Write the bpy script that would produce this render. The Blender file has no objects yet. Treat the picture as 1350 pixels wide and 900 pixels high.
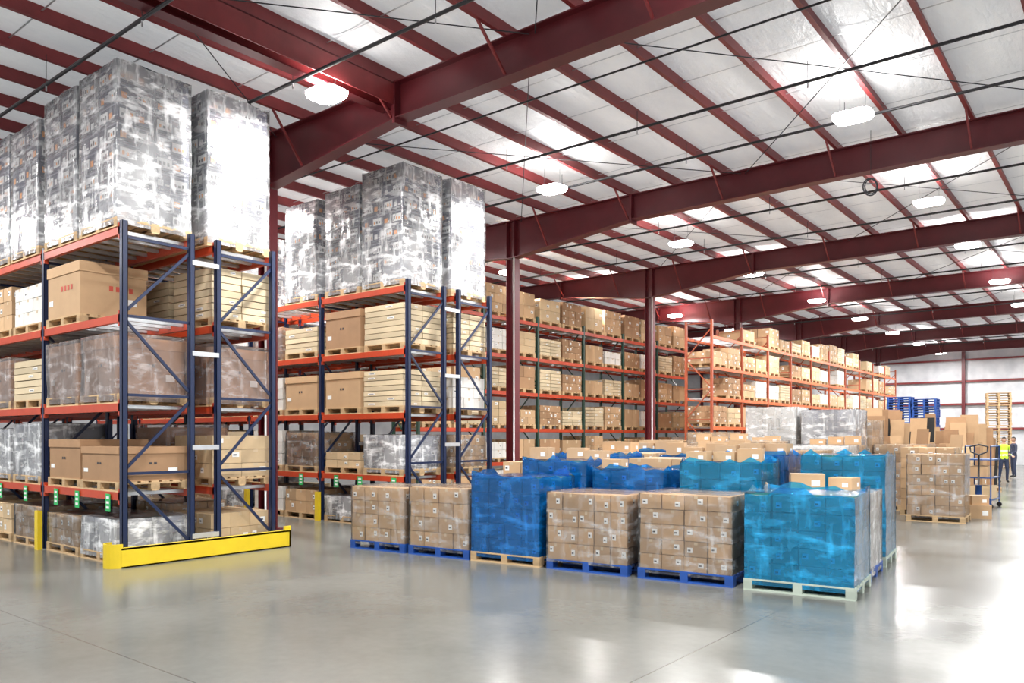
import bpy, math, random
from mathutils import Vector, Matrix
R = random.Random(7)
scn = bpy.context.scene
try:
    scn.view_settings.view_transform = 'Standard'
    scn.view_settings.look = 'None'
except Exception: pass
scn.view_settings.exposure = 0.2

# ------------------------------------------------------------------ materials
def nm(name):
    m = bpy.data.materials.new(name); m.use_nodes = True
    nt = m.node_tree; nt.nodes.clear()
    o = nt.nodes.new('ShaderNodeOutputMaterial')
    return m, nt, o
def N(nt, t, **k):
    n = nt.nodes.new(t)
    for a, b in k.items(): setattr(n, a, b)
    return n
def noise(nt, scale, detail=3, rough=.5, sc=None, coord='Object', rot=None):
    tc = N(nt, 'ShaderNodeTexCoord'); mp = N(nt, 'ShaderNodeMapping')
    nt.links.new(tc.outputs[coord], mp.inputs[0])
    if sc: mp.inputs['Scale'].default_value = sc
    if rot: mp.inputs['Rotation'].default_value = rot
    n = N(nt, 'ShaderNodeTexNoise'); n.inputs['Scale'].default_value = scale
    n.inputs['Detail'].default_value = detail; n.inputs['Roughness'].default_value = rough
    nt.links.new(mp.outputs[0], n.inputs['Vector'])
    return n
def ramp(nt, src, stops):
    r = N(nt, 'ShaderNodeValToRGB'); e = r.color_ramp.elements
    while len(e) < len(stops): e.new(.5)
    for i, (p, c) in enumerate(stops):
        e[i].position = p
        e[i].color = (c, c, c, 1) if not isinstance(c, tuple) else (*c, 1)
    nt.links.new(src, r.inputs[0]); return r
def simple(name, col, rough=.5, metal=0., var=.12, nscale=3., island=0., bump=0., bscale=30., sc=None):
    m, nt, o = nm(name)
    b = N(nt, 'ShaderNodeBsdfPrincipled')
    b.inputs['Roughness'].default_value = rough; b.inputs['Metallic'].default_value = metal
    n = noise(nt, nscale, 4, .6, sc)
    mr = N(nt, 'ShaderNodeMapRange'); nt.links.new(n.outputs['Fac'], mr.inputs[0])
    mr.inputs['From Min'].default_value = .3; mr.inputs['From Max'].default_value = .7
    mr.inputs['To Min'].default_value = 1 - var; mr.inputs['To Max'].default_value = 1 + var
    fac = mr.outputs[0]
    if island > 0:
        g = N(nt, 'ShaderNodeNewGeometry')
        m2 = N(nt, 'ShaderNodeMapRange'); nt.links.new(g.outputs['Random Per Island'], m2.inputs[0])
        m2.inputs['To Min'].default_value = 1 - island; m2.inputs['To Max'].default_value = 1 + island
        mu = N(nt, 'ShaderNodeMath', operation='MULTIPLY')
        nt.links.new(fac, mu.inputs[0]); nt.links.new(m2.outputs[0], mu.inputs[1]); fac = mu.outputs[0]
    vm = N(nt, 'ShaderNodeVectorMath', operation='SCALE')
    vm.inputs[0].default_value = col
    nt.links.new(fac, vm.inputs['Scale']); nt.links.new(vm.outputs[0], b.inputs['Base Color'])
    nt.links.new(b.outputs[0], o.inputs[0])
    return m
def wrapmat(name, tint, body, base, streak, rough=.12, bs=.5, veil=.0, blend=.22):
    """thin stretch film: mostly see-through, creased, with glare streaks and glare patches painted into the mix"""
    m, nt, o = nm(name)
    tr = N(nt, 'ShaderNodeBsdfTransparent'); tr.inputs[0].default_value = (*tint, 1)
    b = N(nt, 'ShaderNodeBsdfPrincipled'); b.inputs['Base Color'].default_value = (*body, 1)
    b.inputs['Roughness'].default_value = rough
    hz = noise(nt, 1.0, 3, .5, (1.5, 1.5, 1.0))
    n1 = noise(nt, 1.0, 4, .6, (3.2, 3.2, 9), rot=(.5, .45, 0)); n2 = noise(nt, 1.0, 4, .6, (9, 9, 2.2), rot=(-.3, -.3, 0))
    def rng(s, a, b_, c, d):
        mr = N(nt, 'ShaderNodeMapRange'); nt.links.new(s, mr.inputs[0])
        for k, v in zip(('From Min', 'From Max', 'To Min', 'To Max'), (a, b_, c, d)): mr.inputs[k].default_value = v
        return mr.outputs[0]
    def add(x, y, op='ADD'):
        a = N(nt, 'ShaderNodeMath', operation=op); a.use_clamp = (op == 'ADD')
        nt.links.new(x, a.inputs[0]); nt.links.new(y, a.inputs[1]); return a.outputs[0]
    s = add(rng(n1.outputs['Fac'], .51, .70, 0, streak), rng(n2.outputs['Fac'], .52, .72, 0, streak * .8))  # glare on the film, painted in as streaks of body colour
    fac = add(add(s, rng(hz.outputs['Fac'], .35, .62, .35, 1.), 'MULTIPLY'), rng(hz.outputs['Fac'], .35, .7, base, base + veil))
    bp = N(nt, 'ShaderNodeBump'); bp.inputs['Strength'].default_value = bs; bp.inputs['Distance'].default_value = .03
    nt.links.new(add(n1.outputs['Fac'], n2.outputs['Fac'], 'MULTIPLY'), bp.inputs['Height']); nt.links.new(bp.outputs[0], b.inputs['Normal'])
    ms = N(nt, 'ShaderNodeMixShader')
    nt.links.new(fac, ms.inputs[0]); nt.links.new(tr.outputs[0], ms.inputs[1]); nt.links.new(b.outputs[0], ms.inputs[2])
    gl = N(nt, 'ShaderNodeBsdfGlossy'); gl.inputs['Roughness'].default_value = rough; nt.links.new(bp.outputs[0], gl.inputs['Normal'])
    lw = N(nt, 'ShaderNodeLayerWeight'); lw.inputs['Blend'].default_value = blend; nt.links.new(bp.outputs[0], lw.inputs['Normal'])
    m2 = N(nt, 'ShaderNodeMixShader'); nt.links.new(lw.outputs['Fresnel'], m2.inputs[0]); nt.links.new(ms.outputs[0], m2.inputs[1]); nt.links.new(gl.outputs[0], m2.inputs[2])
    nt.links.new(m2.outputs[0], o.inputs[0])
    return m

M = {}
M['card'] = simple('cardboard', (.50, .325, .18), .75, island=.18, var=.06)
M['card2'] = simple('cardboard_pale', (.60, .44, .26), .75, island=.14, var=.06)
M['card3'] = simple('cardboard_brown', (.36, .21, .11), .75, island=.18, var=.08)
M['cream'] = simple('cardboard_cream', (.60, .49, .32), .7, island=.18, var=.05)
M['whitec'] = simple('white_carton', (.70, .68, .64), .7, island=.1, var=.05)
M['tape'] = simple('packing_tape', (.58, .45, .29), .3, var=.05)
M['label'] = simple('paper_label', (.84, .84, .82), .6, var=.03)
M['ink'] = simple('printed_ink', (.05, .045, .05), .6)
M['redink'] = simple('red_ink', (.5, .07, .04), .6)
M['darkbox'] = simple('dark_printed_carton', (.060, .068, .11), .5, island=.5)
M['greybox'] = simple('grey_printed_carton', (.24, .25, .30), .5, island=.3)
M['orangep'] = simple('orange_print', (.85, .34, .06), .5)
M['wood'] = simple('pallet_wood', (.54, .37, .20), .8, island=.2, var=.15, sc=(1, 8, 8))
M['bluepal'] = simple('blue_painted_pallet', (.012, .075, .34), .55, island=.15)
M['whitepal'] = simple('weathered_pale_pallet', (.46, .53, .45), .7, island=.12)
M['navy'] = simple('navy_rack_paint', (.009, .019, .062), .35, var=.15)
M['orange'] = simple('orange_red_beam_paint', (.50, .055, .016), .38, var=.12)
M['orange2'] = simple('orange_beam_paint', (.68, .14, .035), .42, var=.12)
M['rust'] = simple('rust_orange_upright_paint', (.36, .075, .03), .45, var=.15)
M['green'] = simple('dark_green_rack_paint', (.02, .06, .045), .4)
M['galv'] = simple('galvanised_steel', (.62, .64, .66), .35, metal=.6, var=.1)
M['yellow'] = simple('safety_yellow_paint', (.80, .58, .02), .4, var=.07)
M['red'] = simple('maroon_steel_primer', (.110, .010, .015), .42, var=.18, nscale=2)
M['red2'] = simple('red_purlin_primer', (.21, .026, .028), .45, var=.18, nscale=2)
M['black'] = simple('black_pipe_paint', (.02, .02, .024), .4)
M['tag'] = simple('green_bay_sign', (.03, .45, .12), .5)
M['bluesign'] = simple('blue_plastic', (.02, .07, .22), .4)
M['wrapc'] = wrapmat('clear_stretch_wrap', (.985, .985, .985), (.90, .90, .90), .03, .36, veil=.05)
M['wrapw'] = wrapmat('glare_streaked_stretch_wrap', (.98, .98, .99), (.96, .97, .98), .10, .95, .12, .7, veil=.34, blend=.3)  # clear film with white glare painted in more strongly
M['wrapp'] = wrapmat('thin_stretch_wrap', (.96, .90, .88), (.85, .77, .75), .08, .36, veil=.14)
M['wrapb'] = wrapmat('blue_stretch_wrap', (.08, .40, .95), (.008, .22, .68), .16, .55, .10, .7, veil=.22, blend=.3)
M['wrapcy'] = wrapmat('cyan_blue_stretch_wrap', (.08, .55, .96), (.012, .42, .82), .16, .60, .10, .7, veil=.22, blend=.3)
M['skin'] = simple('skin', (.50, .29, .20), .5)
M['hair'] = simple('dark_hair', (.03, .02, .015), .6)
M['vest'] = simple('hi_vis_vest', (.60, .85, .05), .6)
M['strip'] = simple('reflective_strip', (.75, .76, .78), .3)
M['jean'] = simple('dark_trousers', (.03, .04, .08), .8)
M['shirt'] = simple('dark_shirt', (.04, .05, .09), .8)
M['rubber'] = simple('black_rubber', (.015, .015, .015), .7)

# ------------------------------------------------------------------ mesh builder
class MB:
    def __init__(s): s.v = []; s.f = []; s.m = []; s.sm = []; s.mats = []
    def mi(s, k):
        if k not in s.mats: s.mats.append(k)
        return s.mats.index(k)
    def box(s, x0, y0, z0, x1, y1, z1, k):
        if x1 < x0: x0, x1 = x1, x0
        if y1 < y0: y0, y1 = y1, y0
        if z1 < z0: z0, z1 = z1, z0
        s.hexa([(x0, y0, z0), (x1, y0, z0), (x1, y1, z0), (x0, y1, z0), (x0, y0, z1), (x1, y0, z1), (x1, y1, z1), (x0, y1, z1)], k)
    def hexa(s, p, k, sm=False):
        b = len(s.v); s.v += [tuple(q) for q in p]; i = s.mi(k)
        for f in ((3, 2, 1, 0), (4, 5, 6, 7), (0, 1, 5, 4), (1, 2, 6, 5), (2, 3, 7, 6), (3, 0, 4, 7)):
            s.f.append(tuple(b + a for a in f)); s.m.append(i); s.sm.append(sm)
    def quad(s, p, k, sm=False):
        b = len(s.v); s.v += [tuple(q) for q in p]
        s.f.append(tuple(range(b, b + len(p)))); s.m.append(s.mi(k)); s.sm.append(sm)
    def bar(s, p, q, w, h, k):
        p = Vector(p); q = Vector(q); d = (q - p).normalized()
        up = Vector((0, 0, 1)) if abs(d.z) < .95 else Vector((1, 0, 0))
        a = d.cross(up).normalized() * w / 2; b = a.cross(d).normalized() * h / 2
        s.hexa([p - a - b, p + a - b, q + a - b, q - a - b, p - a + b, p + a + b, q + a + b, q - a + b], k)
    def tube(s, p, q, r, k, n=8):
        p = Vector(p); q = Vector(q); d = (q - p).normalized()
        up = Vector((0, 0, 1)) if abs(d.z) < .95 else Vector((1, 0, 0))
        a = d.cross(up).normalized(); b = a.cross(d)
        base = len(s.v); i = s.mi(k)
        for c in (p, q):
            for t in range(n):
                an = 2 * math.pi * t / n; s.v.append(tuple(c + (a * math.cos(an) + b * math.sin(an)) * r))
        for t in range(n):
            u = (t + 1) % n
            s.f.append((base + t, base + u, base + n + u, base + n + t)); s.m.append(i); s.sm.append(True)
        s.f.append(tuple(base + t for t in range(n))); s.m.append(i); s.sm.append(False)
        s.f.append(tuple(base + n + t for t in reversed(range(n)))); s.m.append(i); s.sm.append(False)
    def obj(s, name, loc=(0, 0, 0), rz=0., parent=None):
        me = bpy.data.meshes.new(name); me.from_pydata(s.v, [], s.f)
        for k in s.mats: me.materials.append(M[k])
        me.polygons.foreach_set('material_index', s.m); me.polygons.foreach_set('use_smooth', s.sm)
        me.update()
        o = bpy.data.objects.new(name, me); scn.collection.objects.link(o)
        o.location = loc; o.rotation_euler = (0, 0, rz)
        if parent: o.parent = parent
        return o

# ------------------------------------------------------------------ load pieces
PH = .14
def pallet(b, ox, oy, oz, w, d, k='wood', nb=7):
    x0, x1, y0, y1 = ox - w / 2, ox + w / 2, oy - d / 2, oy + d / 2
    bw = d / nb * .72
    for i in range(nb):
        y = y0 + (d - bw) * i / (nb - 1); b.box(x0, y, oz + .12, x1, y + bw, oz + PH, k)
    for i in range(3):
        x = x0 + (w - .1) * i / 2
        b.box(x, y0, oz + .1, x + .1, y1, oz + .12, k)
        for j in range(3):
            y = y0 + (d - .13) * j / 2; b.box(x, y, oz + .02, x + .1, y + .13, oz + .1, k)
    for j in range(3):
        y = y0 + (d - .1) * j / 2; b.box(x0, y, oz, x1, y + .1, oz + .02, k)
def face_label(b, face, x0, y0, x1, y1, u0, u1, z0, z1, k, e=.003):
    if face == 0:
        a, c = x0 + (x1 - x0) * u0, x0 + (x1 - x0) * u1; y = y0 - e
        b.quad([(a, y, z0), (c, y, z0), (c, y, z1), (a, y, z1)], k)
    elif face == 1:
        a, c = y0 + (y1 - y0) * u0, y0 + (y1 - y0) * u1; x = x1 + e
        b.quad([(x, a, z0), (x, c, z0), (x, c, z1), (x, a, z1)], k)
    elif face == 3:
        a, c = y0 + (y1 - y0) * u0, y0 + (y1 - y0) * u1; x = x0 - e
        b.quad([(x, c, z0), (x, a, z0), (x, a, z1), (x, c, z1)], k)
def cartons(b, ox, oy, oz, w, d, h, nx, ny, nz, k='card', lab=.6, tape=True, dark=False, toprow=1., rr=R, gap=.004):
    cw, cd, ch = w / nx, d / ny, h / nz
    for kz in range(nz):
        for i in range(nx):
            for j in range(ny):
                if 0 < i < nx - 1 and 0 < j < ny - 1 and kz < nz - 1: continue
                if kz == nz - 1 and rr.random() > toprow: continue
                g = gap; jx, jy = rr.uniform(-.007, .007), rr.uniform(-.007, .007)
                x0 = ox - w / 2 + i * cw + g + jx; x1 = x0 + cw - 2 * g
                y0 = oy - d / 2 + j * cd + g + jy; y1 = y0 + cd - 2 * g
                z0 = oz + kz * ch; z1 = z0 + ch - .003 - gap
                b.box(x0, y0, z0, x1, y1, z1, k)
                for face in (0, 1, 3):
                    if face == 0 and j > 0: continue
                    if face == 1 and i < nx - 1: continue
                    if face == 3 and i > 0: continue
                    dz = z1 - z0
                    if dark:
                        fl = kz % 2
                        a = .05 if fl else .50
                        face_label(b, face, x0, y0, x1, y1, a, a + .43, z0 + dz * .14, z0 + dz * .66, 'label')
                        for q in range(3):
                            uu = a + .05 + q * .12
                            face_label(b, face, x0, y0, x1, y1, uu, uu + .07, z0 + dz * .26, z0 + dz * rr.uniform(.40, .52), rr.choice(['ink', 'ink', 'orangep']), .005)
                        c = .56 if fl else .08
                        face_label(b, face, x0, y0, x1, y1, c, c + .16, z0 + dz * .16, z0 + dz * .5, 'orangep' if rr.random() < .55 else 'label')
                        face_label(b, face, x0, y0, x1, y1, c + .2, c + .34, z0 + dz * .2, z0 + dz * .3, 'label')
                        face_label(b, face, x0, y0, x1, y1, .04, .96, z0 + dz * .80, z0 + dz * .88, 'greybox')
                    else:
                        if tape: face_label(b, face, x0, y0, x1, y1, .42, .58, z1 - dz * .22, z1 - .002, 'tape', .002)
                        if rr.random() < lab:
                            u = rr.uniform(.55, .7) if rr.random() < .7 else .12
                            zz = z0 + dz * rr.uniform(.2, .45); hh = min(dz * .35, .09)
                            face_label(b, face, x0, y0, x1, y1, u, u + min(.24, .12 / max(cw, .1) * .9 + .08), zz, zz + hh, 'label', .004)
                            face_label(b, face, x0, y0, x1, y1, u + .03, u + .15, zz + hh * .3, zz + hh * .6, 'ink', .005)
                if tape and not dark and kz == nz - 1:
                    ym = (y0 + y1) / 2
                    b.quad([(x0, ym - .025, z1 + .002), (x1, ym - .025, z1 + .002), (x1, ym + .025, z1 + .002), (x0, ym + .025, z1 + .002)], 'tape')
def wrap(b, ox, oy, oz, w, d, h, k, amp=.008, crown=0., rr=R, step=.13):
    x0, x1, y0, y1, z1 = ox - w / 2, ox + w / 2, oy - d / 2, oy + d / 2, oz + h
    nx = max(4, int(w / step)); ny = max(4, int(d / step)); nz = max(4, int(h / step))
    ring = []
    for i in range(nx): ring.append((x0 + w * i / nx, y0, 0, -1))
    for i in range(ny): ring.append((x1, y0 + d * i / ny, 1, 0))
    for i in range(nx): ring.append((x1 - w * i / nx, y1, 0, 1))
    for i in range(ny): ring.append((x0, y1 - d * i / ny, -1, 0))
    n = len(ring); base = len(b.v); mi = b.mi(k)
    ph = rr.uniform(0, 6)
    for a in range(nz + 1):
        z = oz + h * a / nz
        for t, (x, y, nxx, nyy) in enumerate(ring):
            dsp = amp * (math.sin(t * 1.1 + a * .6 + ph) * .4 + rr.uniform(-.2, .5))
            zz = z
            if a == nz:
                zz += crown * rr.uniform(-.3, 1.0); dsp += rr.uniform(-.01, .01)
            b.v.append((x + nxx * dsp, y + nyy * dsp, zz))
    for a in range(nz):
        for t in range(n):
            u = (t + 1) % n
            b.f.append((base + a * n + t, base + a * n + u, base + (a + 1) * n + u, base + (a + 1) * n + t)); b.m.append(mi); b.sm.append(t % nx != 0)
    tb = len(b.v)
    for j in range(ny + 1):
        for i in range(nx + 1):
            zz = z1 + rr.uniform(-.003, amp)
            b.v.append((x0 + w * i / nx, y0 + d * j / ny, zz))
    for j in range(ny):
        for i in range(nx):
            p = tb + j * (nx + 1) + i
            b.f.append((p, p + 1, p + nx + 2, p + nx + 1)); b.m.append(mi); b.sm.append(True)
def bigbin(b, ox, oy, oz, w, d, h, k='card3', ink='ink'):
    x0, x1, y0, y1 = ox - w / 2, ox + w / 2, oy - d / 2, oy + d / 2
    b.box(x0, y0, oz, x1, y1, oz + h, k)
    b.box(x0 - .015, y0 - .015, oz + h * .82, x1 + .015, y1 + .015, oz + h + .012, k)
    nq = 4 if ink == 'redink' else 2
    for q in range(nq):
        s = .1 if ink == 'redink' else .07
        face_label(b, 0, x0, y0, x1, y1, .42 + s * q, .42 + s * q + s * .6, oz + h * .5, oz + h * (.6 if nq == 4 else .56), ink, .004)
        face_label(b, 1, x0, y0, x1, y1, .42 + s * q, .42 + s * q + s * .6, oz + h * .5, oz + h * (.6 if nq == 4 else .56), ink, .004)
    face_label(b, 0, x0, y0, x1, y1, .05, .17, oz + h * .25, oz + h * .36, 'label', .004)
    face_label(b, 1, x0, y0, x1, y1, .7, .84, oz + h * .25, oz + h * .38, 'label', .004)
def load(b, ox, oy, oz, kind, w=1.15, d=1.05, h=.9, pk='wood', rr=R):
    """h = total height incl. pallet"""
    pallet(b, ox, oy, oz, w, d, pk); z = oz + PH; hh = h - PH
    ck = rr.choice(['card', 'card', 'card', 'card2', 'card3'])
    if kind == 'cart': cartons(b, ox, oy, z, w * .98, d * .98, hh, 3, 3, max(2, round(hh / .24)), ck, rr=rr)
    elif kind == 'cart_s':
        cartons(b, ox, oy, z, w * .98, d * .98, hh, 5, 3, max(2, round(hh / .2)), 'card', .9, rr=rr)
        wrap(b, ox, oy, oz + .10, w * .998, d * .998, h - .09, 'wrapc', .005, rr=rr)
    elif kind == 'pale': cartons(b, ox, oy, z, w * .98, d * .98, hh, 3, 2, max(2, round(hh / .22)), 'card2', .5, rr=rr)
    elif kind == 'wbox': cartons(b, ox, oy, z, w * .96, d * .96, hh, 3, 3, max(2, round(hh / .25)), 'whitec', .3, rr=rr)
    elif kind == 'flat': cartons(b, ox, oy, z, w, d, hh, 1, 2, max(3, round(hh / .11)), 'cream', .35, False, rr=rr, gap=.009)
    elif kind == 'two': cartons(b, ox, oy, z, w * .96, d * .96, hh, 2, 2, max(1, round(hh / .45)), ck, .5, rr=rr)
    elif kind == 'bin': bigbin(b, ox, oy, z, w * .96, d * .96, hh, rr.choice(['card3', 'card']))
    elif kind == 'binr': bigbin(b, ox, oy, z, w * .96, d * .96, hh, 'card', 'redink')
    elif kind == 'binw':
        bigbin(b, ox, oy, z, w * .93, d * .93, hh - .02); wrap(b, ox, oy, oz + .04, w * 1.0, d * 1.0, h, 'wrapp', .02, rr=rr)
    elif kind == 'cartw':
        cartons(b, ox, oy, z, w * .96, d * .96, hh, 4, 3, max(2, round(hh / .2)), 'card', .6, rr=rr)
        wrap(b, ox, oy, oz + .08, w * .985, d * .985, h - .07, 'wrapc', .008, rr=rr)
    elif kind == 'greyw':
        cartons(b, ox, oy, z, w * .95, d * .95, hh, 3, 2, max(2, round(hh / .26)), rr.choice(['greybox', 'greybox', 'card3']), .9, False, rr=rr)
        wrap(b, ox, oy, oz + .06, w * .99, d * .99, h - .05, 'wrapw', .014, rr=rr)
    elif kind == 'dark':
        cartons(b, ox, oy, z, w * .96, d * .96, hh, 2, 2, max(2, round(hh / .27)), 'darkbox', dark=True, rr=rr)
        wrap(b, ox, oy, oz + .05, w * .995, d * .995, h - .03, 'wrapw', .012, .03, rr=rr)
    elif kind in ('blue', 'cyan'):
        cartons(b, ox, oy, z, w * .965, d * .965, hh, 4, 3, max(2, round(hh / .2)), 'card2', .9, rr=rr, gap=.010)
        wrap(b, ox, oy, oz + .07, w * .985, d * .985, h - .06, 'wrapb' if kind == 'blue' else 'wrapcy', .010, .09, rr=rr)
    elif kind == 'white':
        cartons(b, ox, oy, z, w * .95, d * .95, hh, 3, 3, max(2, round(hh / .25)), 'whitec', .4, False, rr=rr)
        wrap(b, ox, oy, oz + .05, w * .99, d * .99, h - .04, 'wrapw', .012, .02, rr=rr)
NAMES = {'cart': 'pallet_of_cartons', 'cart_s': 'pallet_of_cartons', 'pale': 'pallet_of_cartons', 'two': 'pallet_of_large_cartons', 'wbox': 'pallet_of_white_cartons',
         'flat': 'pallet_of_flat_cartons', 'bin': 'palletized_bulk_box', 'binr': 'palletized_bulk_box', 'binw': 'wrapped_bulk_box_pallet', 'cartw': 'stretch_wrapped_carton_pallet',
         'greyw': 'stretch_wrapped_carton_pallet', 'dark': 'stretch_wrapped_printed_carton_pallet', 'blue': 'blue_wrapped_carton_pallet',
         'cyan': 'blue_wrapped_carton_pallet', 'white': 'white_wrapped_carton_pallet'}
def put(kind, x, y, z, w=1.15, d=1.05, h=.9, pk='wood', rz=0.):
    b = MB(); load(b, 0, 0, 0, kind, w, d, h, pk); return b.obj(NAMES[kind], (x, y, z), rz)

# ------------------------------------------------------------------ racks
LV = [1.02, 2.26, 3.50, 4.72]
def frame_x(b, X, y0, y1, ztop, k):
    for y in (y0, y1 - .08):
        b.box(X - .05, y, 0, X - .04, y + .08, ztop, k)
        b.box(X - .04, y, 0, X + .03, y + .008, ztop, k); b.box(X - .04, y + .072, 0, X + .03, y + .08, ztop, k)
        b.box(X + .022, y, 0, X + .03, y + .08, ztop, k)
        b.box(X - .08, y - .03, 0, X + .06, y + .11, .012, 'galv')
    ya, yb = y0 + .04, y1 - .04
    zs = [.18]
    while zs[-1] + 1.1 < ztop: zs.append(zs[-1] + 1.1)
    for i, z in enumerate(zs):
        b.bar((X - .01, ya, z), (X - .01, yb, z), .03, .04, k)
        if i + 1 < len(zs):
            b.bar((X - .01, ya, z + .04), (X - .01, yb, zs[i + 1] - .04), .03, .04, k) if i % 2 else b.bar((X - .01, yb, z + .04), (X - .01, ya, zs[i + 1] - .04), .03, .04, k)
def rack_x(name, X0, nb, bay, rows, ztop, kup='navy', kbm='orange', levels=LV, rails=True):
    b = MB()
    for (y0, y1) in rows:
        for i in range(nb + 1): frame_x(b, X0 - i * bay, y0, y1, ztop, kup)
        for i in range(nb):
            xa, xb = X0 - i * bay - .05, X0 - (i + 1) * bay + .03
            for z in levels:
                for y in (y0 - .005, y1 - .055):
                    b.box(xb, y, z - .11, xa, y + .06, z, kbm)
                    b.box(xb, y + .0, z - .17, xb + .03, y + .06, z + .05, kbm); b.box(xa - .03, y, z - .17, xa, y + .06, z + .05, kbm)
                if rails:
                    for q in range(7):
                        x = xb + (xa - xb) * (q + .5) / 7
                        b.box(x - .03, y0 + .055, z - .06, x + .03, y1 - .055, z - .012, 'galv')
    if len(rows) == 2:
        for i in range(nb + 1):
            for z in (.28, 1.6, 3.0, 4.35):
                b.box(X0 - i * bay - .03, rows[0][1] - .04, z, X0 - i * bay + .036, rows[1][0] + .04, z + .07, 'galv')
    return b.obj(name)
def rack_y(name, Xf, dep, Y0, nb, bay, levels, ztop, kup, kbm):
    b = MB()
    for i in range(nb + 1):
        Y = Y0 + i * bay
        for x in (Xf - .08, Xf - dep):
            b.box(x, Y - .04, 0, x + .08, Y + .04, ztop, kup)
            b.box(x - .02, Y - .07, 0, x + .1, Y + .07, .012, 'galv')
        z = .2; s = 0
        while z + 1.1 < ztop:
            b.bar((Xf - .04, Y, z), (Xf - dep + .04, Y, z), .03, .035, kup)
            b.bar((Xf - .04 if s else Xf - dep + .04, Y, z + .03), (Xf - dep + .04 if s else Xf - .04, Y, z + 1.08), .03, .035, kup)
            z += 1.1; s = 1 - s
        b.bar((Xf - .04, Y, ztop - .1), (Xf - dep + .04, Y, ztop - .1), .03, .035, kup)
    for i in range(nb):
        ya, yb = Y0 + i * bay + .04, Y0 + (i + 1) * bay - .04
        for z in levels:
            for x in (Xf - .055, Xf - dep + .0): b.box(x, ya, z - .11, x + .055, yb, z, kbm)
            for q in range(6):
                y = ya + (yb - ya) * (q + .5) / 6
                b.box(Xf - dep + .05, y - .03, z - .06, Xf - .055, y + .03, z - .012, 'galv')
    return b.obj(name)

BAY = 2.65; X0 = -11.0
rack1 = [(5.10, 6.17), (6.52, 7.57)]; rack2 = [(10.53, 11.60), (11.96, 13.03)]
rack_x('pallet_rack', X0, 5, BAY, rack1, 4.80)
rack_x('pallet_rack', X0, 5, BAY, rack2, 4.84)
def guard(y0, y1):
    b = MB(); x = X0 + .1
    b.box(x + .06, y0 + .1, .0, x + .085, y1, .27, 'yellow'); b.box(x - .01, y0 + .1, .245, x + .085, y1, .27, 'yellow'); b.box(x - .01, y0 + .1, 0, x + .085, y1, .02, 'yellow')
    b.box(x - .01, y1 - .03, 0, x + .085, y1, .27, 'yellow')
    b.box(x + .05, y1 - .12, .27, x + .085, y1, .34, 'yellow')
    n = 10; cx, cy, r = x - .09, y0 + .12, .175
    for i in range(n):
        a0 = -math.pi * (i / n) ; a1 = -math.pi * ((i + 1) / n)
        p = [(cx + r * math.cos(a0), cy + r * math.sin(a0)), (cx + r * math.cos(a1), cy + r * math.sin(a1)), (cx + (r - .02) * math.cos(a1), cy + (r - .02) * math.sin(a1)), (cx + (r - .02) * math.cos(a0), cy + (r - .02) * math.sin(a0))]
        b.hexa([(*q, 0) for q in reversed(p)] + [(*q, .33) for q in reversed(p)], 'yellow')
    return b.obj('rack_end_guard')
guard(4.92, 7.75); guard(10.33, 13.25)
def post_guard(x, y):
    b = MB(); b.box(x - .06, y - .07, 0, x + .06, y - .05, .62, 'yellow'); b.box(x - .06, y - .05, 0, x - .045, y + .0, .62, 'yellow'); b.box(x + .045, y - .05, 0, x + .06, y + .0, .62, 'yellow')
    b.obj('upright_protector')
for i in (1, 2): post_guard(X0 - i * BAY - .01, rack1[0][0] - .03)
for i in (1, 2): post_guard(X0 - i * BAY - .01, rack2[0][0] - .03)
for y0 in (rack1[0][0], rack2[0][0]):
    for dx in (.35, 1.35, 2.1, 3.3, 4.4):
        b = MB(); x = X0 - dx; y = y0 - .02
        b.box(x - .07, y - .006, .74, x + .07, y, .99, 'tag')
        for q in range(3): b.quad([(x - .045, y - .008, .78 + q * .07), (x + .045, y - .008, .78 + q * .07), (x + .045, y - .008, .815 + q * .07), (x - .045, y - .008, .815 + q * .07)], 'label')
        b.obj('bay_location_sign')

def fill(rows, nb, tops, spec):
    for r, (y0, y1) in enumerate(rows):
        yc = (y0 + y1) / 2
        for i in range(nb):
            for p in range(2):
                xc = X0 - i * BAY - .70 - p * 1.25
                for L, z in enumerate([0.0] + LV):
                    key = (r, i, p, L); s = spec.get(key, 'auto')
                    if s is None: continue
                    if s == 'auto':
                        if L == 4: s = tops(r, i, p)
                        elif R.random() < .14: s = None
                        elif L == 0: s = (R.choice(['greyw', 'cartw', 'pale', 'cart', 'wbox']), R.uniform(.5, .72))
                        else: s = (R.choice(['bin', 'binw', 'flat', 'pale', 'cart', 'two', 'cartw', 'greyw', 'wbox', 'binw']), R.uniform(.6, .95))
                        if s is None: continue
                    kind, h = s[0], s[1]
                    w = s[2] if len(s) > 2 else 1.15
                    if L == 0: h = min(h, .8)
                    yy = yc + R.uniform(-.02, .02)
                    if r == 1 and L == 4: yy -= .04
                    put(kind, xc + R.uniform(-.02, .02), yy, z, w, 1.10 if L == 4 else 1.05, h)
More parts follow.
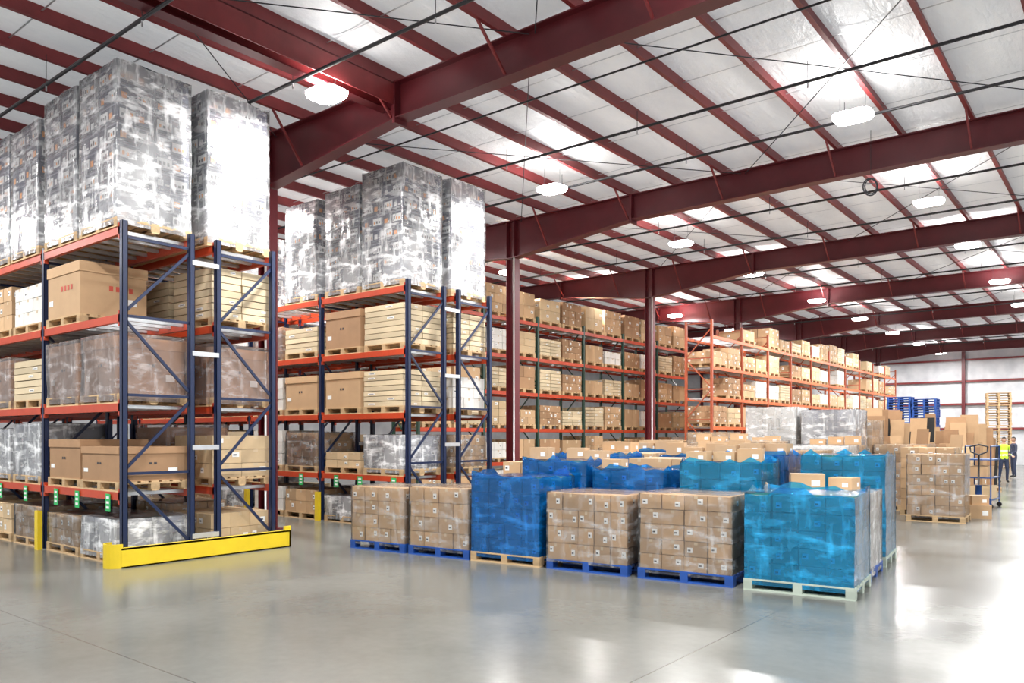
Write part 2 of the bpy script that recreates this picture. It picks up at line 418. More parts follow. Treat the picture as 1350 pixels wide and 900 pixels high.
spec1 = {(0, 0, 0, 4): ('dark', 2.32, 1.2), (0, 0, 1, 4): ('dark', 2.30, 1.18), (1, 0, 0, 4): ('dark', 2.36, 1.2), 
         (0, 0, 0, 3): None, (0, 0, 1, 3): ('binr', .93, 1.2), (1, 0, 0, 3): ('flat', .92), (1, 0, 1, 3): ('flat', .85),
         (0, 0, 0, 2): ('binw', .96), (0, 0, 1, 2): ('binw', .95), (1, 0, 0, 2): ('binw', .93), (0, 1, 0, 2): ('flat', .8), (0, 1, 1, 2): ('binw', .85),
         (0, 0, 0, 1): ('bin', .62, 1.22), (0, 0, 1, 1): ('bin', .72, 1.15), (1, 0, 0, 1): ('pale', .8), (0, 1, 0, 1): ('greyw', .98), (0, 1, 1, 1): ('greyw', .9),
         (0, 0, 0, 0): ('greyw', .62), (0, 0, 1, 0): ('cartw', .6), (1, 0, 0, 0): ('cart', .6)}
fill(rack1, 4, lambda r, i, p: ('dark', R.uniform(2.1, 2.3), 1.18), spec1)
spec2 = {(0, 0, 0, 4): ('dark', 2.36, 1.2), (0, 0, 1, 4): ('dark', 2.2, 1.1), (0, 1, 0, 4): ('dark', 2.15, 1.15), (1, 0, 0, 4): ('dark', 2.42, 1.15), (1, 0, 1, 4): None,
         (0, 0, 0, 3): ('flat', .92), (0, 0, 1, 3): ('bin', .9), (1, 0, 0, 3): ('flat', .9),
         (0, 0, 0, 2): ('flat', .86), (0, 0, 1, 2): ('bin', .86), (1, 0, 0, 2): ('wbox', .8),
         (0, 0, 0, 1): ('greyw', .8), (0, 0, 1, 1): ('pale', .45), (1, 0, 0, 1): ('cartw', .8),
         (0, 0, 0, 0): ('greyw', .6), (0, 0, 1, 0): ('greyw', .55)}
fill(rack2, 4, lambda r, i, p: None if R.random() < .5 else ('dark', R.uniform(1.3, 1.9), 1.15), spec2)

LG = [1.0, 2.05, 3.22, 4.38, 5.54]
rack_y('green_pallet_rack', -15.5, 1.07, 15.3, 6, 2.75, LG, 5.75, 'green', 'orange')
b = MB()
for i in range(6):
    for p in range(2):
        yc = 15.3 + i * 2.75 + .72 + p * 1.3
        for L, z in enumerate([0] + LG):
            if L == 5: load(b, -16.04, yc, z, R.choice(['two', 'cart', 'two']), 1.05, 1.2, R.uniform(.85, 1.0))
            else: load(b, -16.04, yc, z, R.choice(['flat', 'pale', 'two', 'cart', 'cart', 'wbox', 'two']), 1.05, 1.2, R.uniform(.6, .88))
b.obj('shelved_carton_pallets')
LO = [1.1, 2.15, 3.2, 4.3, 5.4]
rack_y('orange_pallet_rack', -11.8, 1.07, 26.2, 10, 2.7, LO, 5.95, 'rust', 'orange2')
b = MB()
for i in range(10):
    for p in range(2):
        yc = 26.2 + i * 2.7 + .7 + p * 1.28
        for L, z in enumerate([0] + LO):
            if L >= 4 and R.random() < .3: continue
            if L > 0 and R.random() < .1: continue
            load(b, -12.34, yc, z, R.choice(['flat', 'pale', 'two', 'cart', 'cart', 'wbox']), 1.05, 1.15, R.uniform(.55, .85) if L < 5 else R.uniform(.5, .95))
b.obj('shelved_carton_pallets')

# ------------------------------------------------------------------ staged floor pallets
rz = math.radians(5.8); cu, su = math.cos(rz), math.sin(rz); O = Vector((-9.95, 8.24))
def S(u, v): return O.x + u * cu - v * su, O.y + u * su + v * cu
def stage(kind, u, v, w, d, h, pk='wood', jr=.0):
    x, y = S(u, v); return put(kind, x, y, 0, w, d, h, pk, rz + jr)
stage('cartw', .58, .52, 1.14, 1.0, 1.00, 'bluepal')
stage('cartw', 1.79, .53, 1.14, 1.0, 1.03, 'bluepal')
stage('blue', 2.98, .55, 1.16, 1.05, 1.22, 'wood')
stage('cart_s', 4.27, .54, 1.20, 1.02, 1.04, 'bluepal')
stage('cartw', 5.62, .54, 1.22, 1.02, 1.08, 'bluepal')
stage('cyan', 6.97, .56, 1.22, 1.1, 1.13, 'whitepal')
rows = {
 1: [None, None, ('blue', 1.42), ('blue', 1.30), ('cyan', 1.43), ('white', 1.08)],
 2: [None, ('cart', 1.35), ('blue', 1.45), ('cart', 1.45), ('blue', 1.5), ('cyan', 1.52)],
 3: [None, ('blue', 1.4), ('cart', 1.5), ('blue', 1.45), ('cartw', 1.4), None],
 4: [None, ('cartw', 1.5), ('blue', 1.5), ('white', 1.5), ('cartw', 1.55), None],
 5: [None, ('cart', 1.45), ('cartw', 1.6), ('blue', 1.5), ('white', 1.5), None],
 6: [None, ('blue', 1.5), ('white', 1.55), ('cartw', 1.7), ('white', 1.6), None],
 7: [('cartw', 1.5), ('cart', 1.5), ('cartw', 1.65), ('white', 1.6), ('cartw', 1.6), None],
}
us = [.6, 1.82, 3.02, 4.31, 5.66, 6.97]
loosel = [(6.7, 1.75, 1.10, .42, .3, .2, .3), (7.15, 1.85, 1.10, .3, .3, .16, -.2), (6.6, 2.15, 1.10, .4, .3, .16, .1)]
for r, lst in rows.items():
    for i, s in enumerate(lst):
        if s is None: continue
        u, v = us[i] + R.uniform(-.03, .03), .55 + r * 1.26 + (.08 if r == 2 and i == 5 else 0)
        stage(s[0], u, v, 1.14, 1.05, s[1], R.choice(['wood', 'bluepal', 'whitepal', 'bluepal']), R.uniform(-.02, .02))
        if r >= 1 and i < 5 and R.random() < .45:
            for q in range(R.choice([1, 2, 3])): loosel.append((u - .35 + q * .36, v + R.uniform(-.3, .3), s[1] + .02, .32, .26, R.uniform(.12, .22), R.uniform(-.2, .2)))
def loose(x, y, z, w, d, h, r, k='card'):
    b = MB(); b.box(-w / 2, -d / 2, 0, w / 2, d / 2, h, k)
    face_label(b, 0, -w / 2, -d / 2, w / 2, d / 2, .6, .85, h * .25, h * .6, 'label'); face_label(b, 1, -w / 2, -d / 2, w / 2, d / 2, .6, .85, h * .25, h * .6, 'label')
    b.quad([(-w / 2, -.025, h + .002), (w / 2, -.025, h + .002), (w / 2, .025, h + .002), (-w / 2, .025, h + .002)], 'tape')
    b.obj('cardboard_carton', (x, y, z), r)
for (u, v, z, w, d, h, r) in loosel:
    x, y = S(u, v); loose(x, y, z, w, d, h, r + rz)
put('white', -7.1, 19.6, 0, 1.25, 1.1, 2.5, 'wood', .05); put('greyw', -5.75, 19.7, 0, 1.25, 1.1, 2.42, 'wood', .02)
put('cartw', -5.75, 21.4, 0, 1.2, 1.1, 2.2); put('cartw', -4.5, 21.2, 0, 1.2, 1.1, 1.6)
for (x, y, k, h) in [(-9.2, 20.5, 'cartw', 1.9), (-10.6, 20.3, 'cart', 1.7), (-9.8, 22.5, 'white', 1.8), (-8.2, 23, 'pale', 1.8), (-11.2, 23.2, 'cart', 1.6),
                     (-7.2, 24, 'cart', 2.0), (-8.6, 26, 'cartw', 2.0), (-6.3, 27, 'two', 2.1), (-9.6, 28.2, 'cart', 2.0), (-7.6, 29.5, 'white', 2.2), (-5.6, 31, 'cart', 2.0), (-9, 31.5, 'two', 2.2)]:
    put(k, x, y, 0, 1.15, 1.1, h, R.choice(['wood', 'bluepal']), R.uniform(-.1, .1))
put('cartw', -3.35, 18.9, 0, 1.1, 1.1, 1.42, 'wood', .05)
put('cart', -3.75, 20.2, 0, 1.1, 1.1, 1.55, 'wood', .05)
put('cart', -4.2, 25.6, 0, 1.1, 1.1, 1.5, 'wood', .1)
put('white', -5.1, 34.5, 0, 1.1, 1.1, 1.3); put('two', -6.1, 36, 0, 1.1, 1.1, 1.7); put('cart', -5.8, 41, 0, 1.1, 1.1, 1.6)
loose(-2.75, 19.9, 0, .45, .4, .3, .3); loose(-2.78, 19.92, .3, .36, .32, .2, .6); loose(-3.45, 24.4, 0, .6, .5, .45, .2, 'card3'); loose(-3.45, 24.42, .45, .45, .4, .3, -.1)
def sheets(x, y, r, n, w, hmax, k='card3'):
    b = MB(); pallet(b, 0, 0, 0, 1.2, 1.0)
    for i in range(n):
        h = R.uniform(.55, 1.) * hmax; ww = w * R.uniform(.22, .5); yy = -.42 + .8 * i / n; dx = R.uniform(-.4, .4); t = R.uniform(.0, .08); sx = R.uniform(-.16, .16)
        b.hexa([(-ww / 2 + dx, yy, PH), (ww / 2 + dx, yy, PH), (ww / 2 + dx, yy + .03, PH), (-ww / 2 + dx, yy + .03, PH),
                (-ww / 2 + dx + sx, yy + t, h), (ww / 2 + dx + sx, yy + t, h), (ww / 2 + dx + sx, yy + t + .03, h), (-ww / 2 + dx + sx, yy + t + .03, h)], R.choice([k, k, 'card', 'rubber' if R.random() < .4 else k]))
    b.obj('bundle_of_cardboard_sheets', (x, y, 0), r)
sheets(-5.5, 23.4, .3, 16, 1.2, 2.6); sheets(-4.15, 23.3, -.2, 14, 1.1, 2.0); sheets(-4.3, 27.5, .1, 16, 1.3, 2.6); sheets(-4.2, 30, .4, 14, 1.3, 2.4); sheets(-5.6, 29, .2, 16, 1.3, 2.8); sheets(-6.0, 25.2, .5, 14, 1.2, 2.6)

def pallet_stack(x, y, n, k, r=0.):
    b = MB()
    for i in range(n): pallet(b, R.uniform(-.02, .02), R.uniform(-.02, .02), i * .142, 1.2, 1.0, k, 5)
    b.obj('stack_of_pallets', (x, y, 0), r)
for i in range(2): pallet_stack(-10.3 + i * 1.25, 47.5, 28 - i, 'bluepal')
pallet_stack(-8.2, 34.5, 17, 'bluepal'); pallet_stack(-9.6, 34.6, 16, 'bluepal')
pallet_stack(-6.2, 52, 30, 'wood', .2); pallet_stack(-7.6, 52.6, 14, 'wood')

b = MB()
for s in (-1, 1):
    b.box(s * .19 - .08, -1.1, .05, s * .19 + .08, .05, .11, 'bluesign'); b.tube((s * .19 - .05, -1.0, .045), (s * .19 + .05, -1.0, .045), .045, 'rubber')
b.box(-.27, .05, .08, .27, .25, .32, 'bluesign'); b.tube((0, .2, .1), (0, .2, .62), .07, 'bluesign', 12)
b.tube((-.1, .3, .1), (-.02, .3, .1), .1, 'rubber', 14); b.tube((.02, .3, .1), (.1, .3, .1), .1, 'rubber', 14)
b.tube((0, .24, .5), (0, .36, 1.35), .022, 'black')
pts = [(-.0, .36, 1.35), (-.17, .37, 1.42), (-.19, .38, 1.55), (0, .39, 1.6), (.19, .38, 1.55), (.17, .37, 1.42), (0, .36, 1.35)]
for p, q in zip(pts, pts[1:]): b.tube(p, q, .018, 'black')
b.obj('hand_pallet_truck', (-3.0, 21.7, 0), .1)
b = MB()
for z in (.2, .75, 1.2): b.box(-.5, -.3, z, .5, .3, z + .03, 'bluesign')
for sx in (-.48, .48):
    for sy in (-.28, .28):
        b.tube((sx, sy, .1), (sx, sy, 1.55), .018, 'bluesign'); b.tube((sx - .02, sy, .06), (sx + .02, sy, .06), .06, 'rubber', 12)
b.tube((-.48, -.28, 1.55), (.48, -.28, 1.55), .018, 'bluesign'); b.tube((-.48, .28, 1.55), (.48, .28, 1.55), .018, 'bluesign')
b.box(-.4, -.2, .78, .3, .2, 1.05, 'card'); b.box(-.45, -.25, .23, .35, .22, .55, 'card2')
b.obj('shelf_cart', (-3.1, 23.1, 0), 1.5)

# ------------------------------------------------------------------ building
WL, WR, YF, YB = -34.0, 14.0, 58.6, -4.0
m, nt, o = nm('polished_concrete')
bs = N(nt, 'ShaderNodeBsdfPrincipled')
n1 = noise(nt, .55, 6, .5); n2 = noise(nt, 9, 6, .6); n3 = noise(nt, .22, 4, .5)
c1 = ramp(nt, n1.outputs['Fac'], [(.3, (.145, .15, .137)), (.7, (.205, .208, .192))])
c2 = ramp(nt, n2.outputs['Fac'], [(.3, .90), (.7, 1.0)])
c3 = ramp(nt, n3.outputs['Fac'], [(.4, .84), (.6, 1.0)])
mx = N(nt, 'ShaderNodeMix', data_type='RGBA', blend_type='MULTIPLY'); mx.inputs[0].default_value = 1
nt.links.new(c1.outputs[0], mx.inputs[6]); nt.links.new(c2.outputs[0], mx.inputs[7])
mx3 = N(nt, 'ShaderNodeMix', data_type='RGBA', blend_type='MULTIPLY'); mx3.inputs[0].default_value = 1
nt.links.new(mx.outputs[2], mx3.inputs[6]); nt.links.new(c3.outputs[0], mx3.inputs[7])
tc = N(nt, 'ShaderNodeTexCoord'); sp = N(nt, 'ShaderNodeSeparateXYZ'); nt.links.new(tc.outputs['Object'], sp.inputs[0])
prev = None
for ax, per, off in ((0, 5.6, 2.9), (1, 7.63, 4.6)):
    a = N(nt, 'ShaderNodeMath', operation='ADD'); a.inputs[1].default_value = off + 100 * per; nt.links.new(sp.outputs[ax], a.inputs[0])
    pp = N(nt, 'ShaderNodeMath', operation='PINGPONG'); pp.inputs[1].default_value = per / 2; nt.links.new(a.outputs[0], pp.inputs[0])
    l = N(nt, 'ShaderNodeMath', operation='LESS_THAN'); l.inputs[1].default_value = .005; nt.links.new(pp.outputs[0], l.inputs[0])
    if prev:
        q = N(nt, 'ShaderNodeMath', operation='MAXIMUM'); nt.links.new(prev, q.inputs[0]); nt.links.new(l.outputs[0], q.inputs[1]); prev = q.outputs[0]
    else: prev = l.outputs[0]
mj = N(nt, 'ShaderNodeMix', data_type='RGBA'); mj.inputs[7].default_value = (.08, .08, .075, 1)
nt.links.new(prev, mj.inputs[0]); nt.links.new(mx3.outputs[2], mj.inputs[6]); nt.links.new(mj.outputs[2], bs.inputs['Base Color'])
rr_ = ramp(nt, n1.outputs['Fac'], [(.3, .17), (.7, .27)]); nt.links.new(rr_.outputs[0], bs.inputs['Roughness'])
bs.inputs['IOR'].default_value = 1.55
bp = N(nt, 'ShaderNodeBump'); bp.inputs['Strength'].default_value = .05; bp.inputs['Distance'].default_value = .02
nt.links.new(n2.outputs['Fac'], bp.inputs['Height']); nt.links.new(bp.outputs[0], bs.inputs['Normal'])
nt.links.new(bs.outputs[0], o.inputs[0]); M['floor'] = m
b = MB(); b.quad([(WL, YB - 6, 0), (WR + 6, YB - 6, 0), (WR + 6, YF, 0), (WL, YF, 0)], 'floor'); b.obj('floor')

# translucent white vinyl-faced insulation: daylight world shines through, a mix added to brighten the ceiling
m, nt, o = nm('white_vinyl_roof_insulation')
bs = N(nt, 'ShaderNodeBsdfPrincipled'); bs.inputs['Roughness'].default_value = .36
n1 = noise(nt, 1.2, 6, .6, (1, .35, 1)); c = ramp(nt, n1.outputs['Fac'], [(.3, (.82, .83, .84)), (.65, (.95, .95, .94))])
nt.links.new(c.outputs[0], bs.inputs['Base Color'])
n2 = noise(nt, 3, 5, .6, (2.5, .8, 1)); bp = N(nt, 'ShaderNodeBump'); bp.inputs['Strength'].default_value = .9; bp.inputs['Distance'].default_value = .06
nt.links.new(n2.outputs['Fac'], bp.inputs['Height']); nt.links.new(bp.outputs[0], bs.inputs['Normal'])
tl = N(nt, 'ShaderNodeBsdfTranslucent'); nt.links.new(c.outputs[0], tl.inputs[0])
ms = N(nt, 'ShaderNodeMixShader'); ms.inputs[0].default_value = .28
nt.links.new(bs.outputs[0], ms.inputs[1]); nt.links.new(tl.outputs[0], ms.inputs[2]); nt.links.new(ms.outputs[0], o.inputs[0]); M['ceil'] = m
PS = 1.2; PX = [WL + .4 + i * PS for i in range(int((WR - WL) / PS))]
b = MB(); xs = []; x = WL
while x <= WR + .01: xs.append(x); x += PS / 5
ys = [YB + (YF - YB) * j / 110 for j in range(111)]
for y in ys:
    for x in xs:
        ph = ((x - PX[0]) % PS) / PS
        b.v.append((x, y, 7.84 - .05 * math.sin(math.pi * ph) + R.uniform(-.008, .008)))
n = len(xs); mi = b.mi('ceil')
for j in range(len(ys) - 1):
    for i in range(n - 1):
        b.f.append((j * n + i, (j + 1) * n + i, (j + 1) * n + i + 1, j * n + i + 1)); b.m.append(mi); b.sm.append(True)
b.obj('ceiling')
b = MB()
for x in PX:
    b.box(x - .006, YB, 7.61, x + .006, YF, 7.83, 'red2'); b.box(x, YB, 7.60, x + .07, YF, 7.612, 'red2'); b.box(x - .07, YB, 7.82, x, YF, 7.832, 'red2')
b.obj('roof_purlins')
b = MB(); y = YB + .8
while y < YF - .2:
    b.box(WL + .1, y, 7.755, WR, y + .025, 7.758, 'galv'); y += 1.53
b.obj('insulation_support_straps')
RY = [1.3 + 7.63 * i for i in range(8)]; CX = -13.2
def zbot(x):
    d = abs(x - CX)
    if d < 3.7: return 6.60 + (7.02 - 6.60) * d / 3.7
    return 7.02 + .03 * min(1, (d - 3.7) / 6)
for Y in RY:
    b = MB(); st = [WL + .1, -20, CX - 3.7, CX, CX + 3.7, -4, 3, WR]
    for xa, xb in zip(st, st[1:]):
        za, zb = zbot(xa), zbot(xb)
        b.hexa([(xa, Y - .01, za), (xb, Y - .01, zb), (xb, Y + .01, zb), (xa, Y + .01, za), (xa, Y - .01, 7.6), (xb, Y - .01, 7.6), (xb, Y + .01, 7.6), (xa, Y + .01, 7.6)], 'red')
        b.hexa([(xa, Y - .13, za - .02), (xb, Y - .13, zb - .02), (xb, Y + .13, zb - .02), (xa, Y + .13, za - .02), (xa, Y - .13, za), (xb, Y - .13, zb), (xb, Y + .13, zb), (xa, Y + .13, za)], 'red')
    b.box(WL + .1, Y - .13, 7.58, WR, Y + .13, 7.6, 'red')
    for x in (CX - 3.7, CX + 3.7, 3):
        b.box(x - .03, Y - .14, zbot(x) - .1, x + .03, Y + .14, 7.6, 'red')
    for x in (CX - .13, CX + .13): b.box(x - .008, Y - .12, zbot(x), x + .008, Y + .12, 7.6, 'red')
    for i, x in enumerate(PX):
        if i % 2 == 0 and abs(x - CX) > 1:
            for s in (-1, 1): b.bar((x + .02, Y + s * .1, zbot(x) + .02), (x + .02, Y + s * .75, 7.63), .035, .035, 'red2')
    b.obj('roof_rafter')
    b = MB(); zt = zbot(CX) - .02
    b.box(CX - .13, Y - .13, 0, CX - .118, Y + .13, zt, 'red'); b.box(CX + .118, Y - .13, 0, CX + .13, Y + .13, zt, 'red'); b.box(CX - .118, Y - .006, 0, CX + .118, Y + .006, zt, 'red')
    b.box(CX - .2, Y - .2, 0, CX + .2, Y + .2, .025, 'red')
    b.tube((CX + .16, Y - .16, .0), (CX + .16, Y - .16, zt), .022, 'galv')
    b.obj('steel_column')
b = MB(); b.box(-9.9, RY[0] + .02, 7.56, -9.5, RY[1] - .02, 7.58, 'red'); b.box(-9.9, RY[0] + .02, 7.22, -9.88, RY[1] - .02, 7.57, 'red2'); b.box(-9.9, RY[0] + .02, 7.21, -9.7, RY[1] - .02, 7.23, 'red'); b.box(-9.52, RY[0] + .02, 7.22, -9.5, RY[1] - .02, 7.57, 'red2')
b.obj('roof_support_beam')
b = MB()
for Y, z in ((4.9, 7.16), (7.2, 7.16), (10.4, 7.4), (12.35, 7.3), (14.3, 7.3), (18.8, 7.3), (21.6, 7.3), (26.5, 7.3), (29.5, 7.3), (34.5, 7.3), (38.2, 7.3), (41.5, 7.3), (45, 7.3), (50.5, 7.3), (52.5, 7.3)):
    b.tube((WL + .5, Y, z), (WR - .5, Y, z), .026 if z < 7.35 else .016, 'black')
    if z < 7.35:
        x = -28.0
        while x < WR - 1:
            b.tube((x, Y, z - .1), (x, Y, z), .012, 'galv', 6)
            b.tube((x, Y, z), (x, Y, 7.62), .006, 'black', 5); x += 3.0
b.obj('sprinkler_pipes')
b = MB()
for k in range(1, 7, 1):
    ya, yb = RY[k - 1], RY[k]
    for xa in (-12.9, -6.7, -.5): 
        b.tube((xa, ya + .02, 7.55), (xa + 6.1, yb - .02, 7.55), .009, 'black', 5); b.tube((xa + 6.1, ya + .02, 7.53), (xa, yb - .02, 7.53), .009, 'black', 5)
b.obj('roof_bracing_cables')

m, nt, o = nm('white_wall_panel'); bs = N(nt, 'ShaderNodeBsdfPrincipled'); bs.inputs['Roughness'].default_value = .5
n1 = noise(nt, 1.5, 4); c = ramp(nt, n1.outputs['Fac'], [(.3, (.52, .54, .57)), (.7, (.70, .71, .73))]); nt.links.new(c.outputs[0], bs.inputs['Base Color'])
wv = N(nt, 'ShaderNodeTexWave'); wv.inputs['Scale'].default_value = .5; tcc = N(nt, 'ShaderNodeTexCoord'); nt.links.new(tcc.outputs['Object'], wv.inputs[0])
bp = N(nt, 'ShaderNodeBump'); bp.inputs['Strength'].default_value = .4; bp.inputs['Distance'].default_value = .05; nt.links.new(wv.outputs['Fac'], bp.inputs['Height']); nt.links.new(bp.outputs[0], bs.inputs['Normal'])
nt.links.new(bs.outputs[0], o.inputs[0]); M['wall'] = m
b = MB(); b.box(WL, YF, 0, WR, YF + .1, 8, 'wall'); b.obj('wall_back')
b = MB(); b.box(WL - .1, YB, 0, WL, YF, 8, 'wall'); b.obj('wall_left')
b = MB()
for z in (2.3, 3.9, 5.4, 6.8): b.box(WL, YF - .2, z - .06, WR, YF - .18, z + .06, 'red2'); b.box(WL, YF - .2, z + .05, WR, YF, z + .06, 'red2')
x = CX - 14
while x < WR: b.box(x - .1, YF - .35, 0, x + .1, YF - .2, 7.6, 'red'); x += 6.1
b.obj('trim_wall_girts')
b = MB()
b.box(-3.9, YF - .12, 0, -.4, YF - .02, 2.15, 'greybox')
for i in range(5): b.box(-3.9, YF - .14, .1 + i * .42, -.4, YF - .12, .12 + i * .42, 'ink')
b.obj('door_1')

# ------------------------------------------------------------------ lamps
m, nt, o = nm('lit_led_lens'); e = N(nt, 'ShaderNodeEmission'); e.inputs[0].default_value = (1, .99, .96, 1); e.inputs[1].default_value = 30
nt.links.new(e.outputs[0], o.inputs[0]); M['lens'] = m
M['lamp'] = simple('white_lamp_housing', (.85, .85, .85), .4)
def ring(b, prof, k, n=20, p=4.0):
    base = len(b.v); mi = b.mi(k)
    for (sx, sy, z) in prof:
        for t in range(n):
            a = 2 * math.pi * t / n; c, s = math.cos(a), math.sin(a); q = (abs(c) ** p + abs(s) ** p) ** (-1 / p)
            b.v.append((sx * c * q, sy * s * q, z))
    for j in range(len(prof) - 1):
        for t in range(n):
            u = (t + 1) % n
            b.f.append((base + j * n + t, base + j * n + u, base + (j + 1) * n + u, base + (j + 1) * n + t)); b.m.append(mi); b.sm.append(True)
    b.f.append(tuple(base + t for t in reversed(range(n)))); b.m.append(mi); b.sm.append(False)
    e_ = base + (len(prof) - 1) * n
    b.f.append(tuple(e_ + t for t in range(n))); b.m.append(mi); b.sm.append(False)
def lamp(x, y, rod=.62):
    b = MB(); ring(b, [(.24, .19, -.04), (.28, .23, -.03), (.30, .25, .0), (.305, .255, .04)], 'lens'); ring(b, [(.31, .26, .04), (.31, .26, .05), (.27, .22, .065)], 'lamp')
    b.tube((-.2, 0, .06), (-.2, 0, rod), .003, 'black', 5); b.tube((.2, 0, .06), (.2, 0, rod), .003, 'black', 5)
    ob = b.obj('high_bay_lamp', (x, y, 7.02))
    for nme, dz, rx, pw, sx, sy in (('down_light', -.055, 0, DOWN, .5, .4), ('ceiling_fill', .10, math.pi, UP, .5, .4)):  # the upward area light is added above the housing to brighten the ceiling
        if nme == 'ceiling_fill' and x in (-21.8, 2.5): continue
        L = bpy.data.lights.new(nme, 'AREA'); L.shape = 'RECTANGLE'; L.size = sx; L.size_y = sy; L.energy = pw; L.color = (1, .99, .975)
        lo = bpy.data.objects.new(nme, L); scn.collection.objects.link(lo); lo.parent = ob; lo.location = (0, 0, dz); lo.rotation_euler = (rx, 0, 0)
DOWN, UP = 280, 50
for x in (-21.8, -15.7, -9.7, -3.65, 2.5):
    for y in (1.75, 7.6, 13.5, 19.5, 24.6, 31.0, 37.0, 43.0, 49.0, 55.3):
        if x == -21.8 and y > 26: continue
        yy = 9.35 if (x < -12 and y == 7.6) else (13.75 if (x < -12 and y == 13.5) else y)
        lamp(x, yy, .19 if (x == -9.7 and y < 8) else .6)

b = MB(); b.tube((0, 0, .2), (0, 0, 1.07), .006, 'black', 5)
for i in range(20):
    a0, a1 = 2 * math.pi * i / 20, 2 * math.pi * (i + 1) / 20
    for dr in (0, .025): b.tube((math.cos(a0) * (.11 + dr), dr, math.sin(a0) * (.14 + dr)), (math.cos(a1) * (.11 + dr), dr, math.sin(a1) * (.14 + dr)), .013, 'black', 6)
b.obj('coiled_air_hose', (-3.97, 15.9, 6.55), .6)

# ------------------------------------------------------------------ person
def skinmesh(name, nodes, edges, parent, matfn, sub=2):
    me = bpy.data.meshes.new(name); me.from_pydata([n[0] for n in nodes], edges, [])
    o = bpy.data.objects.new(name, me); scn.collection.objects.link(o)
    md = o.modifiers.new('s', 'SKIN'); md.use_smooth_shade = True
    for i, n in enumerate(nodes):
        r = n[1]; me.skin_vertices[0].data[i].radius = r if isinstance(r, tuple) else (r, r); me.skin_vertices[0].data[i].use_root = (i == 0)
    sd = o.modifiers.new('d', 'SUBSURF'); sd.levels = sub; sd.render_levels = sub
    bpy.context.view_layer.update()
    dg = bpy.context.evaluated_depsgraph_get(); ev = bpy.data.meshes.new_from_object(o.evaluated_get(dg))
    o.modifiers.clear(); o.data = ev; ks = []
    ev.materials.clear()
    for p in ev.polygons:
        k = matfn(p.center)
        if k not in ks: ks.append(k); ev.materials.append(M[k])
        p.material_index = ks.index(k); p.use_smooth = True
    o.parent = parent; return o
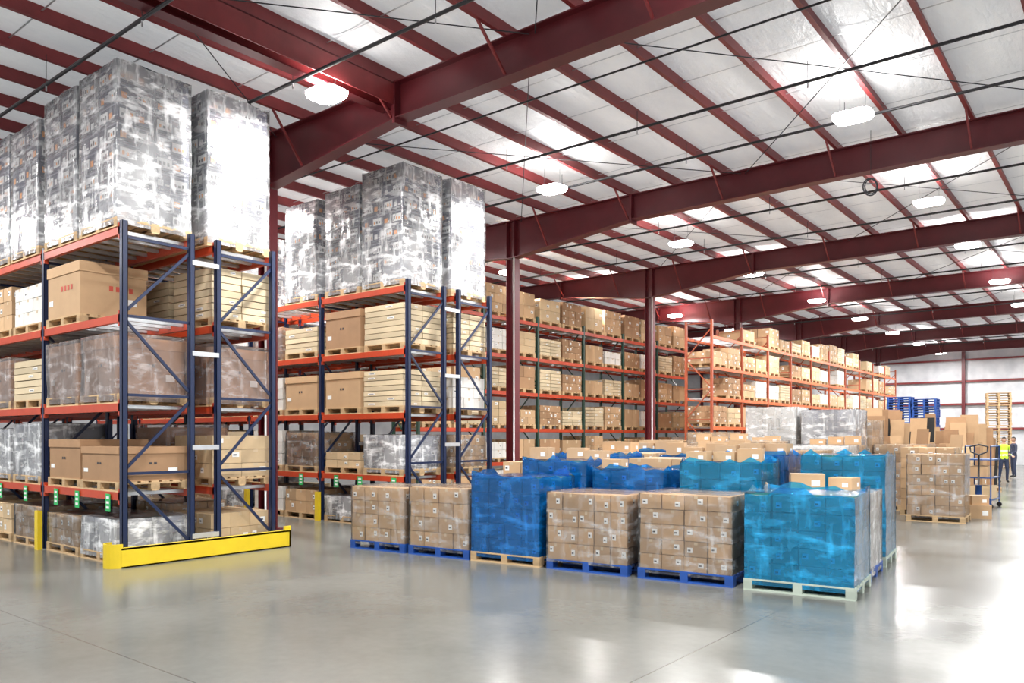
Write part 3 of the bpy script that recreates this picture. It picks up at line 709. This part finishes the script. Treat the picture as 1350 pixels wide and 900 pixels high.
def person(x, y, r, top='vest'):
    root = bpy.data.objects.new('warehouse_worker', None); scn.collection.objects.link(root)
    J = [((0, 0, .95), (.15, .11)), ((0, 0, 1.12), (.14, .10)), ((0, 0, 1.32), (.17, .11)), ((0, 0, 1.44), (.12, .09)), ((0, .01, 1.52), .055), ((0, .02, 1.58), .05),
         ((.19, 0, 1.41), .06), ((.25, -.03, 1.14), .045), ((.2, -.24, 1.05), .034), ((-.19, 0, 1.41), .06), ((-.27, -.02, 1.13), .045), ((-.28, -.1, .9), .034),
         ((.09, 0, .88), .095), ((.11, -.03, .5), .062), ((.12, .02, .1), .042), ((.12, -.12, .045), .04),
         ((-.09, 0, .88), .095), ((-.12, .0, .5), .062), ((-.14, .06, .1), .042), ((-.15, -.08, .045), .04)]
    E = [(0, 1), (1, 2), (2, 3), (3, 4), (4, 5), (3, 6), (6, 7), (7, 8), (3, 9), (9, 10), (10, 11), (0, 12), (12, 13), (13, 14), (14, 15), (0, 16), (16, 17), (17, 18), (18, 19)]
    def mf(c):
        if c.z < .12: return 'rubber'
        if c.z > 1.5: return 'skin'
        if abs(c.x) < .2 and c.z > .93:
            if top == 'vest' and (1.05 < c.z < 1.1 or 1.22 < c.z < 1.27): return 'strip'
            return top
        if c.z >= .9 or (abs(c.x) > .215): return 'shirt'
        return 'jean'
    skinmesh('body', J, E, root, mf)
    import bmesh
    bm = bmesh.new(); bmesh.ops.create_uvsphere(bm, u_segments=24, v_segments=16, radius=1)
    for v in bm.verts:
        c = v.co; t = c.z
        w = .078 * (1 - .22 * max(0, -t)); v.co = Vector((c.x * w, c.y * .095 * (1 - .12 * max(0, -t)), t * .12))
    me = bpy.data.meshes.new('head'); bm.to_mesh(me); bm.free()
    for k in ('skin', 'hair'): me.materials.append(M[k])
    for p in me.polygons:
        p.use_smooth = True; c = p.center; p.material_index = 1 if (c.z > .055 or (c.y > .02 and c.z > -.04)) else 0
    h = bpy.data.objects.new('head', me); scn.collection.objects.link(h); h.parent = root; h.location = (0, -.005, 1.67)
    b = MB()
    for s in (-1, 1):
        b.tube((s * .03, -.092, 1.675), (s * .03, -.08, 1.675), .012, 'label'); b.tube((s * .03, -.094, 1.675), (s * .03, -.09, 1.675), .006, 'ink')
        b.tube((s * .074, .005, 1.665), (s * .088, .01, 1.667), .026, 'skin', 10)
        b.box(s * .03 - .016, -.093, 1.695, s * .03 + .016, -.083, 1.70, 'hair')
    b.hexa([(-.014, -.115, 1.635), (.014, -.115, 1.635), (.012, -.085, 1.635), (-.012, -.085, 1.635), (-.006, -.096, 1.675), (.006, -.096, 1.675), (.006, -.08, 1.675), (-.006, -.08, 1.675)], 'skin')
    b.box(-.025, -.088, 1.606, .025, -.075, 1.614, 'redink')
    b.obj('face', parent=root)
    for nme, wp, dr in (('hand_right', Vector((.2, -.24, 1.05)), Vector((-.1, -.9, -.2)).normalized()), ('hand_left', Vector((-.28, -.1, .9)), Vector((0, -.35, -1)).normalized())):
        side = dr.cross(Vector((0, 0, 1)) if abs(dr.z) < .8 else Vector((1, 0, 0))).normalized(); dn = dr.cross(side).normalized()
        nd = [(wp, .03), (wp + dr * .05, (.04, .02)), (wp + dr * .09, (.042, .018))]; ed = [(0, 1), (1, 2)]
        for i, (o_, L) in enumerate(((-.033, .065), (-.011, .078), (.011, .073), (.032, .055))):
            a = wp + dr * .09 + side * o_; k = len(nd)
            nd += [(a + dr * L * .5, .0095), (a + dr * L * .9 + dn * .02, .008)]; ed += [(2, k), (k, k + 1)]
        k = len(nd); nd += [(wp + dr * .045 + side * -.05, .011), (wp + dr * .085 + side * -.062, .009)]; ed += [(1, k), (k, k + 1)]
        skinmesh(nme, [(tuple(p), r_) for p, r_ in nd], ed, root, lambda c: 'skin', 1)
    root.location = (x, y, 0); root.rotation_euler = (0, 0, r)
person(-4.05, 35.5, .5); person(-4.2, 40.0, -1.0, 'shirt')

# ------------------------------------------------------------------ world, camera
w = bpy.data.worlds.new('ambient_fill'); scn.world = w; w.use_nodes = True  # even fill light added all round, entering where near walls are left out
bg = w.node_tree.nodes['Background']; bg.inputs[0].default_value = (.94, .97, 1, 1); bg.inputs[1].default_value = .95
cam = bpy.data.cameras.new('camera'); co = bpy.data.objects.new('camera', cam); scn.collection.objects.link(co)
co.location = (0, 0, 1.8); co.rotation_euler = (math.radians(90), 0, math.radians(38.62))
cam.sensor_width = 36; cam.lens = 27.55; cam.shift_y = 125 / 1350; cam.clip_end = 300
scn.camera = co
